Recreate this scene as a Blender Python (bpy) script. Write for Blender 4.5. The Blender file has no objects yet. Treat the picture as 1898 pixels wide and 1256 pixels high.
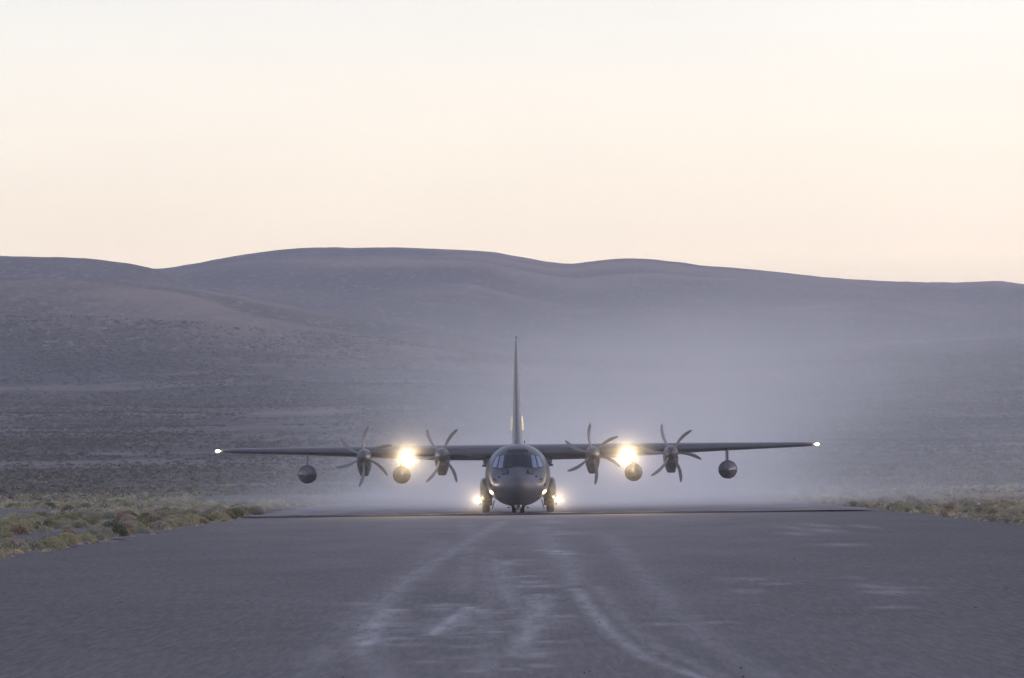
import bpy, bmesh, math, random
import numpy as np
from math import radians as R, pi, sin, cos, sqrt, exp
from mathutils import Vector, Matrix, Euler
from mathutils.bvhtree import BVHTree
from mathutils import noise as mnoise

random.seed(7); rng = np.random.default_rng(7)
S = bpy.context.scene
C = S.collection

# ------------------------------------------------------------------ camera
H = 2.76                      # eye height above the runway
FPX = 15817.0                 # focal length in photograph pixels (300 mm lens, 1898 px wide)
cam_d = bpy.data.cameras.new('camera'); cam = bpy.data.objects.new('camera', cam_d); C.objects.link(cam)
cam_d.lens = 300; cam_d.sensor_width = 36; cam_d.clip_start = 1; cam_d.clip_end = 40000
cam.location = (0, 0, H)
PITCH = math.atan((876 - 628) / FPX); ROLL = R(0.66)
cam.rotation_euler = (Euler((R(90) + PITCH, 0, 0)).to_matrix() @ Matrix.Rotation(-ROLL, 3, 'Z')).to_euler()
cam_d.dof.use_dof = True; cam_d.dof.focus_distance = 560; cam_d.dof.aperture_fstop = 22.0
S.camera = cam

# ------------------------------------------------------------------ sky, sun, exposure
SUN_EL, SUN_AZ = 3.5, 86.0    # the sun is almost down, off to the right
w = bpy.data.worlds.new('World'); S.world = w; w.use_nodes = True
nt = w.node_tree; nt.nodes.clear()
def N(t, ty, **kw):
    n = t.nodes.new(ty)
    for k, v in kw.items(): setattr(n, k, v)
    return n
sky = N(nt, 'ShaderNodeTexSky', sky_type='NISHITA', sun_disc=False)
sky.sun_elevation = R(SUN_EL); sky.sun_rotation = R(SUN_AZ); sky.altitude = 1600
sky.air_density = 1.0; sky.dust_density = 1.0; sky.ozone_density = 1.6
hs = N(nt, 'ShaderNodeHueSaturation'); hs.inputs['Saturation'].default_value = 0.50
bg = N(nt, 'ShaderNodeBackground'); bg.inputs['Strength'].default_value = 0.10
wo = N(nt, 'ShaderNodeOutputWorld')
nt.links.new(sky.outputs[0], hs.inputs['Color']); tint = N(nt, 'ShaderNodeMix', data_type='RGBA', blend_type='MULTIPLY'); tint.inputs['Factor'].default_value = 1
tint.inputs['B'].default_value = (1.015, .955, 1.125, 1)
nt.links.new(hs.outputs[0], tint.inputs['A']); 
# evening glow that thickens towards the horizon, the same all the way round
tcw = N(nt, 'ShaderNodeTexCoord'); sepw = N(nt, 'ShaderNodeSeparateXYZ'); nt.links.new(tcw.outputs['Generated'], sepw.inputs[0])
el = N(nt, 'ShaderNodeMapRange', clamp=True, interpolation_type='SMOOTHSTEP'); el.inputs['From Min'].default_value = .015; el.inputs['From Max'].default_value = .085
nt.links.new(sepw.outputs['Z'], el.inputs['Value'])
gl = N(nt, 'ShaderNodeMix', data_type='RGBA'); gl.inputs['A'].default_value = (1.38, 1.29, 1.13, 1); gl.inputs['B'].default_value = (.95, .945, .955, 1)
nt.links.new(el.outputs[0], gl.inputs['Factor'])
gm = N(nt, 'ShaderNodeMix', data_type='RGBA', blend_type='MULTIPLY'); gm.inputs['Factor'].default_value = 1
nt.links.new(tint.outputs['Result'], gm.inputs['A']); nt.links.new(gl.outputs['Result'], gm.inputs['B'])
# faint high veil cloud, barely uneven
nz = N(nt, 'ShaderNodeTexNoise'); nz.inputs['Scale'].default_value = 9; nz.inputs['Detail'].default_value = 3
mp = N(nt, 'ShaderNodeMapping'); mp.inputs['Scale'].default_value = (1, 1, 3); nt.links.new(tcw.outputs['Generated'], mp.inputs[0]); nt.links.new(mp.outputs[0], nz.inputs['Vector'])
mr = N(nt, 'ShaderNodeMapRange'); mr.inputs['From Min'].default_value = .3; mr.inputs['From Max'].default_value = .7; mr.inputs['To Min'].default_value = .925; mr.inputs['To Max'].default_value = 1.025
nt.links.new(nz.outputs['Fac'], mr.inputs['Value'])
vc = N(nt, 'ShaderNodeVectorMath', operation='SCALE'); nt.links.new(gm.outputs['Result'], vc.inputs[0]); nt.links.new(mr.outputs[0], vc.inputs['Scale'])
nt.links.new(vc.outputs[0], bg.inputs['Color']); nt.links.new(bg.outputs[0], wo.inputs['Surface'])
sl = bpy.data.lights.new('sun', 'SUN'); sun = bpy.data.objects.new('sun', sl); C.objects.link(sun)
sl.energy = 0.12; sl.angle = R(15); sl.color = (1, .82, .66)
d = Vector((sin(R(SUN_AZ)) * cos(R(SUN_EL)), cos(R(SUN_AZ)) * cos(R(SUN_EL)), sin(R(SUN_EL))))
sun.rotation_euler = d.to_track_quat('Z', 'Y').to_euler()
S.view_settings.view_transform = 'Standard'; S.view_settings.look = 'None'
S.view_settings.exposure = 2.33; S.view_settings.gamma = 1.0
S.cycles.use_denoising = True
S.cycles.volume_bounces = 3; S.cycles.max_bounces = 6; S.cycles.diffuse_bounces = 2; S.cycles.glossy_bounces = 2
S.cycles.volume_max_steps = 160; S.cycles.volume_step_rate = 1.0
S.cycles.sample_clamp_indirect = 8

# ------------------------------------------------------------------ helpers
def tag(o, label=None, cat=None, group=None, kind=None):
    if label: o['label'] = label
    if cat: o['category'] = cat
    if group: o['group'] = group
    if kind: o['kind'] = kind
    return o

def link(name, me, mat=None, parent=None):
    o = bpy.data.objects.new(name, me); C.objects.link(o)
    if mat is not None and me is not None and not me.materials: me.materials.append(mat)
    if parent: o.parent = parent
    return o

def mesh(name, verts, faces, smooth=True, auto=None):
    me = bpy.data.meshes.new(name)
    me.from_pydata([tuple(v) for v in verts], [], faces); me.update()
    if smooth:
        me.shade_smooth()
        if auto: me.set_sharp_from_angle(angle=R(auto))
    return me

class G:
    """small node-graph helper for maths on sockets"""
    def __init__(s, tree): s.t = tree
    def m(s, op, *a, clamp=False):
        n = s.t.nodes.new('ShaderNodeMath'); n.operation = op; n.use_clamp = clamp
        for i, v in enumerate(a):
            if isinstance(v, (int, float)): n.inputs[i].default_value = v
            else: s.t.links.new(v, n.inputs[i])
        return n.outputs[0]
    def noise(s, vec, scale, detail=4, rough=.55, dist=0.0):
        n = s.t.nodes.new('ShaderNodeTexNoise'); n.inputs['Scale'].default_value = scale
        n.inputs['Detail'].default_value = detail; n.inputs['Roughness'].default_value = rough; n.inputs['Distortion'].default_value = dist
        s.t.links.new(vec, n.inputs['Vector']); return n.outputs['Fac']
    def mapping(s, vec, scale=(1, 1, 1), loc=(0, 0, 0), rot=(0, 0, 0)):
        n = s.t.nodes.new('ShaderNodeMapping'); n.inputs['Scale'].default_value = scale; n.inputs['Location'].default_value = loc
        n.inputs['Rotation'].default_value = rot
        s.t.links.new(vec, n.inputs['Vector']); return n.outputs[0]
    def ramp(s, fac, stops):
        n = s.t.nodes.new('ShaderNodeValToRGB'); cr = n.color_ramp
        while len(cr.elements) < len(stops): cr.elements.new(.5)
        for e, (p, c) in zip(cr.elements, stops):
            e.position = p; e.color = (c, c, c, 1) if isinstance(c, (int, float)) else (*c, 1)
        s.t.links.new(fac, n.inputs[0]); return n.outputs[0]
    def mix(s, fac, a, b, blend='MIX'):
        n = s.t.nodes.new('ShaderNodeMix'); n.data_type = 'RGBA'; n.blend_type = blend
        for sock, v in ((n.inputs['Factor'], fac), (n.inputs['A'], a), (n.inputs['B'], b)):
            if isinstance(v, (int, float)): sock.default_value = v
            elif isinstance(v, tuple): sock.default_value = (*v, 1)
            else: s.t.links.new(v, sock)
        return n.outputs['Result']
    def obj(s):
        if not hasattr(s, 'tc'): s.tc = s.t.nodes.new('ShaderNodeTexCoord')
        return s.tc.outputs['Object']

def mat(name, col, rough=.6, metal=0, spec=.5, fn=None, emit=None, es=0, coat=0):
    m = bpy.data.materials.new(name); m.use_nodes = True
    t = m.node_tree; b = t.nodes['Principled BSDF']
    b.inputs['Base Color'].default_value = (*col, 1); b.inputs['Roughness'].default_value = rough
    b.inputs['Metallic'].default_value = metal; b.inputs['Specular IOR Level'].default_value = spec
    b.inputs['Coat Weight'].default_value = coat; b.inputs['Coat Roughness'].default_value = .16
    if emit: b.inputs['Emission Color'].default_value = (*emit, 1); b.inputs['Emission Strength'].default_value = es
    if fn: fn(G(t), b, t)
    return m

# ------------------------------------------------------------------ terrain height from distance and bearing
def unroll(px, y): return y - math.tan(ROLL) * (949 - px)
PXG = np.arange(-9000, 10901, 20.0)
def curve(pts):
    xs = np.array([p[0] for p in pts], float); ys = np.array([unroll(*p) if 0 <= p[0] <= 1898 else p[1] for p in pts])
    v = np.interp(PXG, xs, ys)
    k = np.exp(-np.linspace(-2, 2, 7) ** 2); k /= k.sum()
    return np.convolve(np.pad(v, 3, 'edge'), k, 'valid')
def flat(y): return np.full_like(PXG, float(y))
spur = [(-3000, 470), (-600, 505), (0, 519), (150, 524), (350, 544), (480, 572), (600, 590), (700, 602), (820, 622), (950, 642), (1150, 662), (1300, 664), (1500, 655), (1700, 640), (1898, 622), (2600, 590), (6000, 560)]
back = [(p, y + 12) for p, y in spur]
knoll = [(-3000, 440), (-600, 462), (0, 478), (60, 478), (160, 477), (230, 484), (300, 498), (350, 527), (450, 545), (600, 556), (750, 548), (870, 540), (950, 560), (1060, 575), (1200, 560), (1400, 566), (1600, 560), (1750, 575), (1898, 570), (2600, 560), (6000, 540)]
kback = [(-3000, 465), (-600, 480), (0, 492), (300, 506), (350, 512), (450, 505), (600, 515), (750, 510), (870, 505), (950, 520), (1060, 535), (1200, 520), (1400, 530), (1600, 540), (1750, 550), (1898, 548), (2600, 545), (6000, 530)]
crest = [(-3000, 450), (-600, 470), (0, 488), (150, 494), (300, 499), (340, 493), (420, 477), (500, 465), (560, 459), (600, 458), (650, 460), (745, 458), (800, 461), (900, 465), (950, 473), (1010, 485), (1060, 491), (1100, 484), (1150, 478), (1200, 479), (1260, 486), (1320, 494), (1360, 495), (1400, 500), (1450, 504), (1530, 514), (1620, 520), (1700, 523), (1800, 524), (1848, 518), (1898, 528), (2600, 530), (6000, 500)]
rows = [(900, flat(927)), (1150, flat(910)), (1500, flat(886)), (2000, flat(845)), (2700, flat(778)), (3400, flat(712)),
        (4300, curve(spur)), (4800, curve(back)), (5700, curve(knoll)), (6100, curve(kback)), (7000, curve(crest)), (7700, curve(crest) + 40), (9500, curve(crest) + 160)]
RY = np.array([r[0] for r in rows], float); RV = np.array([r[1] for r in rows])
# finite-difference tangents, flattened at local crests
TAN = np.gradient(RV, RY, axis=0)
for i in range(1, len(RY) - 1):
    a = (RV[i] - RV[i-1]) / (RY[i] - RY[i-1]); b = (RV[i+1] - RV[i]) / (RY[i+1] - RY[i])
    TAN[i] = np.where(a * b <= 0, 0, 2 * a * b / np.where(np.abs(a + b) < 1e-9, 1e-9, a + b))
def fbm(x, y, sc, octs=5, seed=0.0):
    out = np.zeros_like(x); amp = 1; tot = 0
    xf, yf = x.ravel(), y.ravel(); o = np.zeros_like(xf)
    for k in range(octs):
        f = sc * 2 ** k
        o += amp * np.array([mnoise.noise(Vector((a * f, b * f, seed + k * 7.3))) for a, b in zip(xf, yf)])
        tot += amp; amp *= .5
    return (o / tot).reshape(x.shape)
FIELD = {}
def height(X, Y, detail=True):
    X = np.asarray(X, float); Y = np.asarray(Y, float)
    Yc = np.clip(Y, 900, 9500); px = np.clip(949 + FPX * X / np.maximum(Yc, 1), PXG[0], PXG[-1] - 1)
    i = np.clip(np.searchsorted(RY, Yc, 'right') - 1, 0, len(RY) - 2)
    t = (Yc - RY[i]) / (RY[i+1] - RY[i]); h = RY[i+1] - RY[i]
    j = (px - PXG[0]) / 20; j0 = j.astype(int); fj = j - j0
    def at(A, r): return A[r, j0] * (1 - fj) + A[r, j0 + 1] * fj
    e = (2*t**3-3*t**2+1)*at(RV, i) + (t**3-2*t**2+t)*h*at(TAN, i) + (-2*t**3+3*t**2)*at(RV, i+1) + (t**3-t**2)*h*at(TAN, i+1)
    z = H + Yc * (876 - e) / FPX
    k = np.clip((Y - 700) / 400, 0, 1); k = k*k*(3-2*k)
    z = np.where(Y < 900, -0.03, z) * k + (-0.03) * (1 - k)
    if detail:
        a1 = np.clip((Y - 1500) / 3500, 0, 1)
        n1 = fbm(X + Y * .35, Y * .55, 1/420., 5, 3.0)
        ridge = 1 - np.abs(fbm(X * 1.0 + Y * .2, Y * .35, 1/260., 4, 9.0)) * 3
        keep = 1 - .85 * np.exp(-((Y - 7000) / 350) ** 2) - .7 * np.exp(-((Y - 5700) / 250) ** 2)
        keep = keep * (1 - .8 * np.clip((Y - 6150) / 500, 0, 1) * np.clip((7400 - Y) / 400, 0, 1))
        FIELD['gully'] = np.clip(-n1 * 2.2 + (.75 - ridge) * .45, -1, 1)
        z = z + a1 * keep * (n1 * 20.0 + (ridge - .4) * 5.0)
        lim = at(np.repeat(RV[10][None], len(RY), 0), i * 0); lim = H + Yc * (876 - lim - 2) / FPX
        z = np.where((Y > 6020) & (Y < 6950), np.minimum(z, lim), z)
        z = z + np.clip((Y - 750) / 600, 0, 1) * (1 - a1) * fbm(X, Y, 1/60., 3, 5.0) * .5
        z = z + a1 * .55 * fbm(X, Y, 1/26., 4, 1.0) * 2.6
    return z

Yr = np.concatenate([[-400, -200, -50, 0, 60], np.arange(120, 900, 30), np.arange(900, 2600, 22), np.arange(2600, 8000, 26), [8060, 8200]])
tc = np.concatenate([-np.geomspace(.55, .085, 24)[:-1], np.linspace(-.085, .085, 221), np.geomspace(.085, .55, 24)[1:]])
YY, TT = np.meshgrid(Yr, tc, indexing='ij')
XX = TT * (np.maximum(YY, 0) + 350)
ZZ = height(XX, YY)
GUL = FIELD['gully'] * np.clip((YY - 1500) / 1200, 0, 1)
SPLIT = int(np.searchsorted(Yr, 3700))
def grid_mesh(name, r0, r1):
    X, Y, Z = XX[r0:r1], YY[r0:r1], ZZ[r0:r1]
    n, m_ = X.shape
    v = np.stack([X, Y, Z], -1).reshape(-1, 3)
    idx = np.arange(n * m_).reshape(n, m_)
    f = np.stack([idx[:-1, :-1], idx[:-1, 1:], idx[1:, 1:], idx[1:, :-1]], -1).reshape(-1, 4)
    me = bpy.data.meshes.new(name)
    me.vertices.add(len(v)); me.vertices.foreach_set('co', v.ravel())
    me.loops.add(f.size); me.loops.foreach_set('vertex_index', f.ravel().astype(np.int32))
    me.polygons.add(len(f)); me.polygons.foreach_set('loop_start', np.arange(0, f.size, 4, dtype=np.int32))
    me.update(calc_edges=True); me.shade_smooth()
    at_ = me.attributes.new('gully', 'FLOAT', 'POINT'); at_.data.foreach_set('value', GUL[r0:r1].astype(np.float32).ravel())
    return me

def soil(g, b, t):
    o = g.obj()
    big = g.noise(g.mapping(o, (1, .6, 1)), .004, 6, .6, .6)
    mid = g.noise(g.mapping(o, (1, .35, 1)), .03, 6, .65)
    fine = g.noise(g.mapping(o, (1, .22, 1)), .35, 5, .75)
    col = g.mix(g.ramp(big, [(.38, 0.0), (.6, 1.0)]), (.055, .048, .046), (.18, .145, .12))
    col = g.mix(g.m('MULTIPLY', g.ramp(mid, [(.45, 0.0), (.62, 1.0)]), .55), col, (.10, .095, .07))
    # scrub specks too small to model one by one, and pale dry patches between them
    col = g.mix(g.m('MULTIPLY', g.ramp(fine, [(.46, 0.0), (.60, 1.0)]), .8), col, (.035, .038, .028))
    band = g.noise(g.mapping(o, (.5, 1, 1), (5, 3, 0), (0, 0, .25)), .007, 5, .6, .8)
    col = g.mix(g.ramp(band, [(.36, .6), (.55, 0.0)]), col, (.03, .03, .032))
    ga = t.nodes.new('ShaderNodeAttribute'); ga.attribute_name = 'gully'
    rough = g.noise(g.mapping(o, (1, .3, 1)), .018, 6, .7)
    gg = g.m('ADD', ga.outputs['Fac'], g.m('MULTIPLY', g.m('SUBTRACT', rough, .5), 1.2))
    col = g.mix(g.m('MULTIPLY', g.ramp(gg, [(.0, 0.0), (.45, 1.0)]), .9), col, (.036, .037, .036))  # denser scrub in the gullies; shading of the folds is painted in too
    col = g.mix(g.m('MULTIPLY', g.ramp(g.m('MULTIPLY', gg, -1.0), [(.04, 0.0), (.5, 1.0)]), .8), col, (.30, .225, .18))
    pale = g.noise(g.mapping(o, (1, .12, 1), (31, 7, 0)), .22, 4, .7)
    col = g.mix(g.m('MULTIPLY', g.ramp(pale, [(.54, 0.0), (.66, 1.0)]), .65), col, (.33, .27, .21))
    t.links.new(col, b.inputs['Base Color'])
    bp = t.nodes.new('ShaderNodeBump'); bp.inputs['Strength'].default_value = .5; bp.inputs['Distance'].default_value = 1.5
    t.links.new(mid, bp.inputs['Height']); t.links.new(bp.outputs[0], b.inputs['Normal'])
def near_soil(g, b, t):
    o = g.obj()
    a = g.noise(g.mapping(o, (1, .25, 1)), .12, 6, .65)
    f = g.noise(g.mapping(o, (1, .4, 1)), 3.0, 5, .7)
    col = g.mix(g.ramp(a, [(.38, 0.0), (.62, 1.0)]), (.11, .097, .093), (.19, .167, .155))
    col = g.mix(g.m('MULTIPLY', g.ramp(f, [(.45, 0.0), (.65, 1.0)]), .5), col, (.26, .23, .20))
    sep = t.nodes.new('ShaderNodeSeparateXYZ'); t.links.new(o, sep.inputs[0])
    far = g.m('DIVIDE', g.m('SUBTRACT', sep.outputs['Y'], 950), 300, clamp=True)
    mid = g.noise(g.mapping(o, (1, .3, 1)), .05, 6, .7)
    scr = g.noise(g.mapping(o, (1, .22, 1)), .4, 5, .75)
    c2 = g.mix(g.ramp(mid, [(.4, 0.0), (.62, 1.0)]), (.08, .067, .065), (.18, .146, .123))
    c2 = g.mix(g.m('MULTIPLY', g.ramp(scr, [(.45, 0.0), (.58, 1.0)]), .8), c2, (.025, .027, .022))
    band = g.noise(g.mapping(o, (.35, 1, 1), (5, 3, 0)), .011, 4, .6, .4)
    c2 = g.mix(g.ramp(band, [(.40, .4), (.6, 0.0)]), c2, (.03, .03, .03))
    c2 = g.mix(g.ramp(band, [(.52, 0.0), (.66, .6)]), c2, (.26, .21, .175))
    t.links.new(g.mix(far, col, c2), b.inputs['Base Color'])
M_plain = mat('desert_soil', (.15, .13, .12), .95, spec=.1, fn=near_soil)
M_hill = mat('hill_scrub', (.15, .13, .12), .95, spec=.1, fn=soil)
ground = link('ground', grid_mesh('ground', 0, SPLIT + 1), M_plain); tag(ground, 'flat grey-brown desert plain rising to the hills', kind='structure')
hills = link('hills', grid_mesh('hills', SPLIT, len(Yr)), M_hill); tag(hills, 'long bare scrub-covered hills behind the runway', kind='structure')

# ------------------------------------------------------------------ runway: two slabs with a low lip between them
XL, XR = -17.6, 24.3
YLIP = 556.0; LIP = .10
def polyline_mask(X, Y, pts, w0, w1, soft=.5):
    """1 on a painted stroke through pts (x, y), width from w0 to w1"""
    out = np.zeros_like(X); n = len(pts) - 1
    for i in range(n):
        (x0, y0), (x1, y1) = pts[i], pts[i+1]
        lo, hi = min(y0, y1), max(y0, y1)
        t = (Y - y0) / (y1 - y0 + 1e-9); ok = (t >= 0) & (t <= 1)
        xc = x0 + (x1 - x0) * t; ww = w0 + (w1 - w0) * (i + t) / n
        out = np.maximum(out, np.where(ok, np.exp(-((X - xc) / ww) ** 2), 0))
    return out
def gp(px, y):
    """point of the runway seen at photograph pixel (px, y)"""
    yu = unroll(px, y); Y = H * FPX / (yu - 876); return ((px - 949) / FPX * Y, Y)
def runway_mesh(name, y0, y1, z, ny, xs):
    ys = np.geomspace(y0, y1, ny)
    X, Y = np.meshgrid(xs, ys)
    edge = lambda s: .5 * np.array([mnoise.noise(Vector((yy * .05, s, 0))) + .5 * mnoise.noise(Vector((yy * .21, s, 4))) for yy in ys])
    el, er = edge(1.0), edge(9.0)
    X = X.copy(); u = (X - XL) / (XR - XL); X += el[:, None] * (1 - u) ** 6 * 2.5 + er[:, None] * u ** 6 * 2.5
    Z = np.full_like(X, z)
    n, m_ = X.shape; v = np.stack([X, Y, Z], -1).reshape(-1, 3); idx = np.arange(n * m_).reshape(n, m_)
    f = np.stack([idx[:-1, :-1], idx[:-1, 1:], idx[1:, 1:], idx[1:, :-1]], -1).reshape(-1, 4)
    me = bpy.data.meshes.new(name)
    me.vertices.add(len(v)); me.vertices.foreach_set('co', v.ravel())
    me.loops.add(f.size); me.loops.foreach_set('vertex_index', f.ravel().astype(np.int32))
    me.polygons.add(len(f)); me.polygons.foreach_set('loop_start', np.arange(0, f.size, 4, dtype=np.int32))
    me.update(calc_edges=True)
    return me, X, Y
def set_attr(me, name, a):
    at = me.attributes.new(name, 'FLOAT', 'POINT'); at.data.foreach_set('value', np.asarray(a, np.float32).ravel())
def asphalt(g, b, t):
    o = g.obj()
    at = t.nodes.new('ShaderNodeAttribute'); at.attribute_name = 'scuff'
    grit = g.noise(g.mapping(o, (1, .022, 1)), 16.0, 2, .8)
    grit2 = g.noise(g.mapping(o, (1, .022, 1), (9, 4, 0)), 30.0, 2, .7)
    patch = g.noise(g.mapping(o, (1, .12, 1)), .25, 6, .6)
    streak = g.noise(g.mapping(o, (.5, .04, 1), rot=(0, 0, .02)), 1.1, 4, .7)
    col = g.mix(g.ramp(patch, [(.35, 0.0), (.65, 1.0)]), (.078, .069, .069), (.113, .099, .097))
    col = g.mix(g.m('MULTIPLY', g.ramp(grit, [(.50, 0.0), (.72, 1.0)]), .5), col, (.165, .148, .142))
    col = g.mix(g.m('MULTIPLY', g.ramp(grit2, [(.30, 1.0), (.46, 0.0)]), .6), col, (.045, .042, .044))
    grain = g.noise(g.mapping(o, (1, .028, 1)), 8.5, 2, .8)
    col = g.mix(g.m('MULTIPLY', g.ramp(grain, [(.52, 0.0), (.64, 1.0)]), .65), col, (.165, .145, .14))
    col = g.mix(g.m('MULTIPLY', g.ramp(grain, [(.37, 1.0), (.48, 0.0)]), .65), col, (.045, .042, .043))
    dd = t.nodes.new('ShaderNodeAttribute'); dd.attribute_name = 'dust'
    col = g.mix(g.m('MULTIPLY', dd.outputs['Fac'], g.ramp(patch, [(.3, .6), (.7, 1.0)]), clamp=True), col, (.27, .24, .237))  # dusty centre tone that also has lamp glare painted into the colour
    broken = g.ramp(g.noise(g.mapping(o, (1, .05, 1)), 2.2, 5, .75), [(.36, .2), (.6, 1.0)])
    sc = g.m('MULTIPLY', at.outputs['Fac'], broken, clamp=True)
    amb = g.m('MULTIPLY', g.ramp(streak, [(.6, 0.0), (.75, 1.0)]), .07)
    col = g.mix(g.m('ADD', g.m('MULTIPLY', sc, .95), amb, clamp=True), col, (.46, .43, .43))
    t.links.new(col, b.inputs['Base Color'])
    bp = t.nodes.new('ShaderNodeBump'); bp.inputs['Strength'].default_value = .10; bp.inputs['Distance'].default_value = .02
    t.links.new(grit, bp.inputs['Height']); t.links.new(bp.outputs[0], b.inputs['Normal'])
def packed(g, b, t):
    o = g.obj()
    a = g.noise(g.mapping(o, (1, .1, 1)), .3, 5, .6)
    col = g.mix(g.ramp(a, [(.35, 0.0), (.65, 1.0)]), (.22, .19, .185), (.32, .28, .27))
    t.links.new(col, b.inputs['Base Color'])
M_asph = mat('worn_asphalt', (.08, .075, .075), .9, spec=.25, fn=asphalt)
M_pack = mat('dusty_packed_gravel', (.17, .15, .15), .95, spec=.15, fn=packed)
def lip_f(g, b, t):
    a = g.noise(g.mapping(g.obj(), (1, 1, 1)), .8, 5, .7)
    t.links.new(g.mix(a, (.035, .03, .032), (.075, .065, .065)), b.inputs['Base Color'])
M_lip = mat('dark_lip_earth', (.05, .045, .045), .95, spec=.1, fn=lip_f)
xs = np.unique(np.concatenate([np.linspace(XL, -4.5, 40), np.linspace(-4.5, 5.5, 240), np.linspace(5.5, XR, 50)]))
me, X, Y = runway_mesh('runway', 60, YLIP, 0.0, 620, xs)
def stroke(pts, w0, w1, amp): return polyline_mask(X, Y, [gp(*p) for p in pts], w0, w1) * amp
sc = np.zeros_like(X)
tracks = [
    ([(668, 1215), (662, 1180), (690, 1132), (735, 1085), (812, 1035), (870, 1000), (930, 965)], .20, .30, .40),
    ([(668, 1196), (684, 1160), (722, 1128)], .22, .24, .8),
    ([(790, 1178), (830, 1150), (866, 1124)], .13, .20, .75),
    ([(790, 1172), (885, 1128)], .30, .26, .55),
    ([(945, 1215), (968, 1180), (985, 1150), (1000, 1100)], .14, .25, .6),
    ([(912, 1036), (925, 1060), (930, 1085), (945, 1130)], .25, .22, .40),
    ([(1060, 1090), (1090, 1130), (1130, 1175), (1180, 1215), (1300, 1258)], .15, .09, .6),
    ([(1060, 1085), (1046, 1040), (1020, 1018), (1000, 975)], .25, .5, .30),
    ([(1100, 1085), (1150, 1150), (1215, 1200), (1330, 1256)], .16, .10, .25),
    ([(1012, 1018), (1028, 1022), (1046, 1028)], .4, .4, .8),
    ([(1120, 990), (1200, 1080), (1290, 1180), (1420, 1256)], .35, .18, .22),
    ([(820, 1000), (760, 1060), (640, 1150), (560, 1256)], .4, .2, .18),
    ([(860, 965), (870, 1000), (850, 1100)], .4, .2, .20),
    ([(900, 1020), (905, 1150), (890, 1256)], .3, .15, .22),
    ([(690, 1140), (670, 1200), (700, 1256)], .22, .2, .30)]
for p, a, b_, k in tracks: sc = np.maximum(sc, stroke(p, a * 1.35, b_ * 1.35, min(1, k * 1.2)))
# chatter: short cross bars where the tyres scrubbed
rp = random.Random(3)
for cx, cy, sx, sy, n in ((700, 1160, 36, 40, 12), (850, 1150, 60, 55, 22), (985, 1160, 26, 50, 12), (930, 1042, 34, 10, 5), (1180, 1205, 30, 12, 3), (880, 1230, 120, 24, 9),
                          (960, 1080, 80, 20, 6), (1020, 980, 60, 12, 6), (1400, 1080, 60, 20, 3), (1290, 1155, 60, 12, 3), (1650, 1085, 120, 40, 6), (1500, 990, 120, 20, 6)):
    for k in range(n):
        px, py = rp.gauss(cx, sx * .5), rp.gauss(cy, sy * .5)
        if py > 1250 or py < 965: continue
        gx, gy = gp(px, py); ww = rp.uniform(.14, .42) * (1 + gy / 300); dd = gy * gy / (H * FPX) * rp.uniform(2.0, 4.5)
        sc = np.maximum(sc, np.exp(-((X - gx) / ww) ** 2 - ((Y - gy) / max(dd, .5)) ** 2) * rp.uniform(.25, .7))
set_attr(me, 'scuff', sc)
set_attr(me, 'dust', np.exp(-((X - 1.0) / (4.2 + Y * .024)) ** 2) * (.42 + .58 * np.clip((Y - 180) / 380, 0, 1)))  # paler dusty centre towards the aircraft, with its glare painted in
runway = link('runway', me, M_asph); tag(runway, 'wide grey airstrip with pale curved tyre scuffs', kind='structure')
me2, _, _ = runway_mesh('runway_far_slab', YLIP + .05, 800, LIP, 120, np.linspace(XL + .2, XR - .3, 60))
far_slab = link('runway_far_end', me2, M_pack); tag(far_slab, 'dusty pale far stretch of the airstrip under the aircraft', kind='structure')
# the lip: an eroded edge facing the camera
xs_l = np.linspace(XL - .2, XR - 3.5, 240); vv = []; ff = []
for i, x in enumerate(xs_l):
    n1 = mnoise.noise(Vector((x * .5, 0, 0))); n2 = mnoise.noise(Vector((x * 2.1, 3, 0)))
    e = min(1, (x - xs_l[0]) / 3, (xs_l[-1] - x) / 8)
    top = .005 + (LIP + .02 + .03 * n1 + .02 * n2) * max(e, 0)
    vv += [(x, YLIP - 1.2, -.02), (x, YLIP - .5 + .2 * n2, top * .8), (x, YLIP - .1, top), (x, YLIP + 1.6, LIP - .01)]
    if i:
        a = 4 * i
        for k in range(3): ff.append((a - 4 + k, a + k, a + k + 1, a - 3 + k))
lip = link('runway_lip', mesh('runway_lip', vv, ff), M_lip); tag(lip, 'thin dark raised edge across the airstrip in front of the aircraft', kind='structure')

# ------------------------------------------------------------------ aircraft materials
def paint(g, b, t):
    o = g.obj()
    n1 = g.noise(o, 1.2, 5, .6); n2 = g.noise(g.mapping(o, (1, .15, 1)), 5, 4, .7)
    c = g.mix(g.ramp(n1, [(.35, 0.0), (.65, 1.0)]), (.092, .094, .104), (.130, .130, .137))
    c = g.mix(g.m('MULTIPLY', g.ramp(n2, [(.5, 0.0), (.7, 1.0)]), .3), c, (.12, .118, .116))
    t.links.new(c, b.inputs['Base Color'])
    t.links.new(g.ramp(n1, [(.3, .32), (.7, .46)]), b.inputs['Roughness'])
M_paint = mat('grey_aircraft_paint', (.12, .125, .135), .42, fn=paint, coat=.12)
def radome_f(g, b, t):
    n1 = g.noise(g.obj(), 2.2, 5, .6)
    t.links.new(g.mix(n1, (.088, .088, .098), (.115, .113, .12)), b.inputs['Base Color'])
M_radome = mat('dark_radome_paint', (.09, .09, .10), .5, fn=radome_f)
M_dark = mat('dark_grey_metal', (.045, .045, .05), .5)
M_black = mat('intake_black', (.012, .012, .013), .8)
M_glass = mat('cockpit_glass', (.015, .018, .024), .06, spec=.9)
M_side = mat('skylit_side_glass', (.34, .38, .46), .12, metal=.8)  # glancing sky reflection put into a paler, mirror-like pane colour
M_frame = mat('window_frame_grey', (.035, .037, .042), .5)
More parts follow.
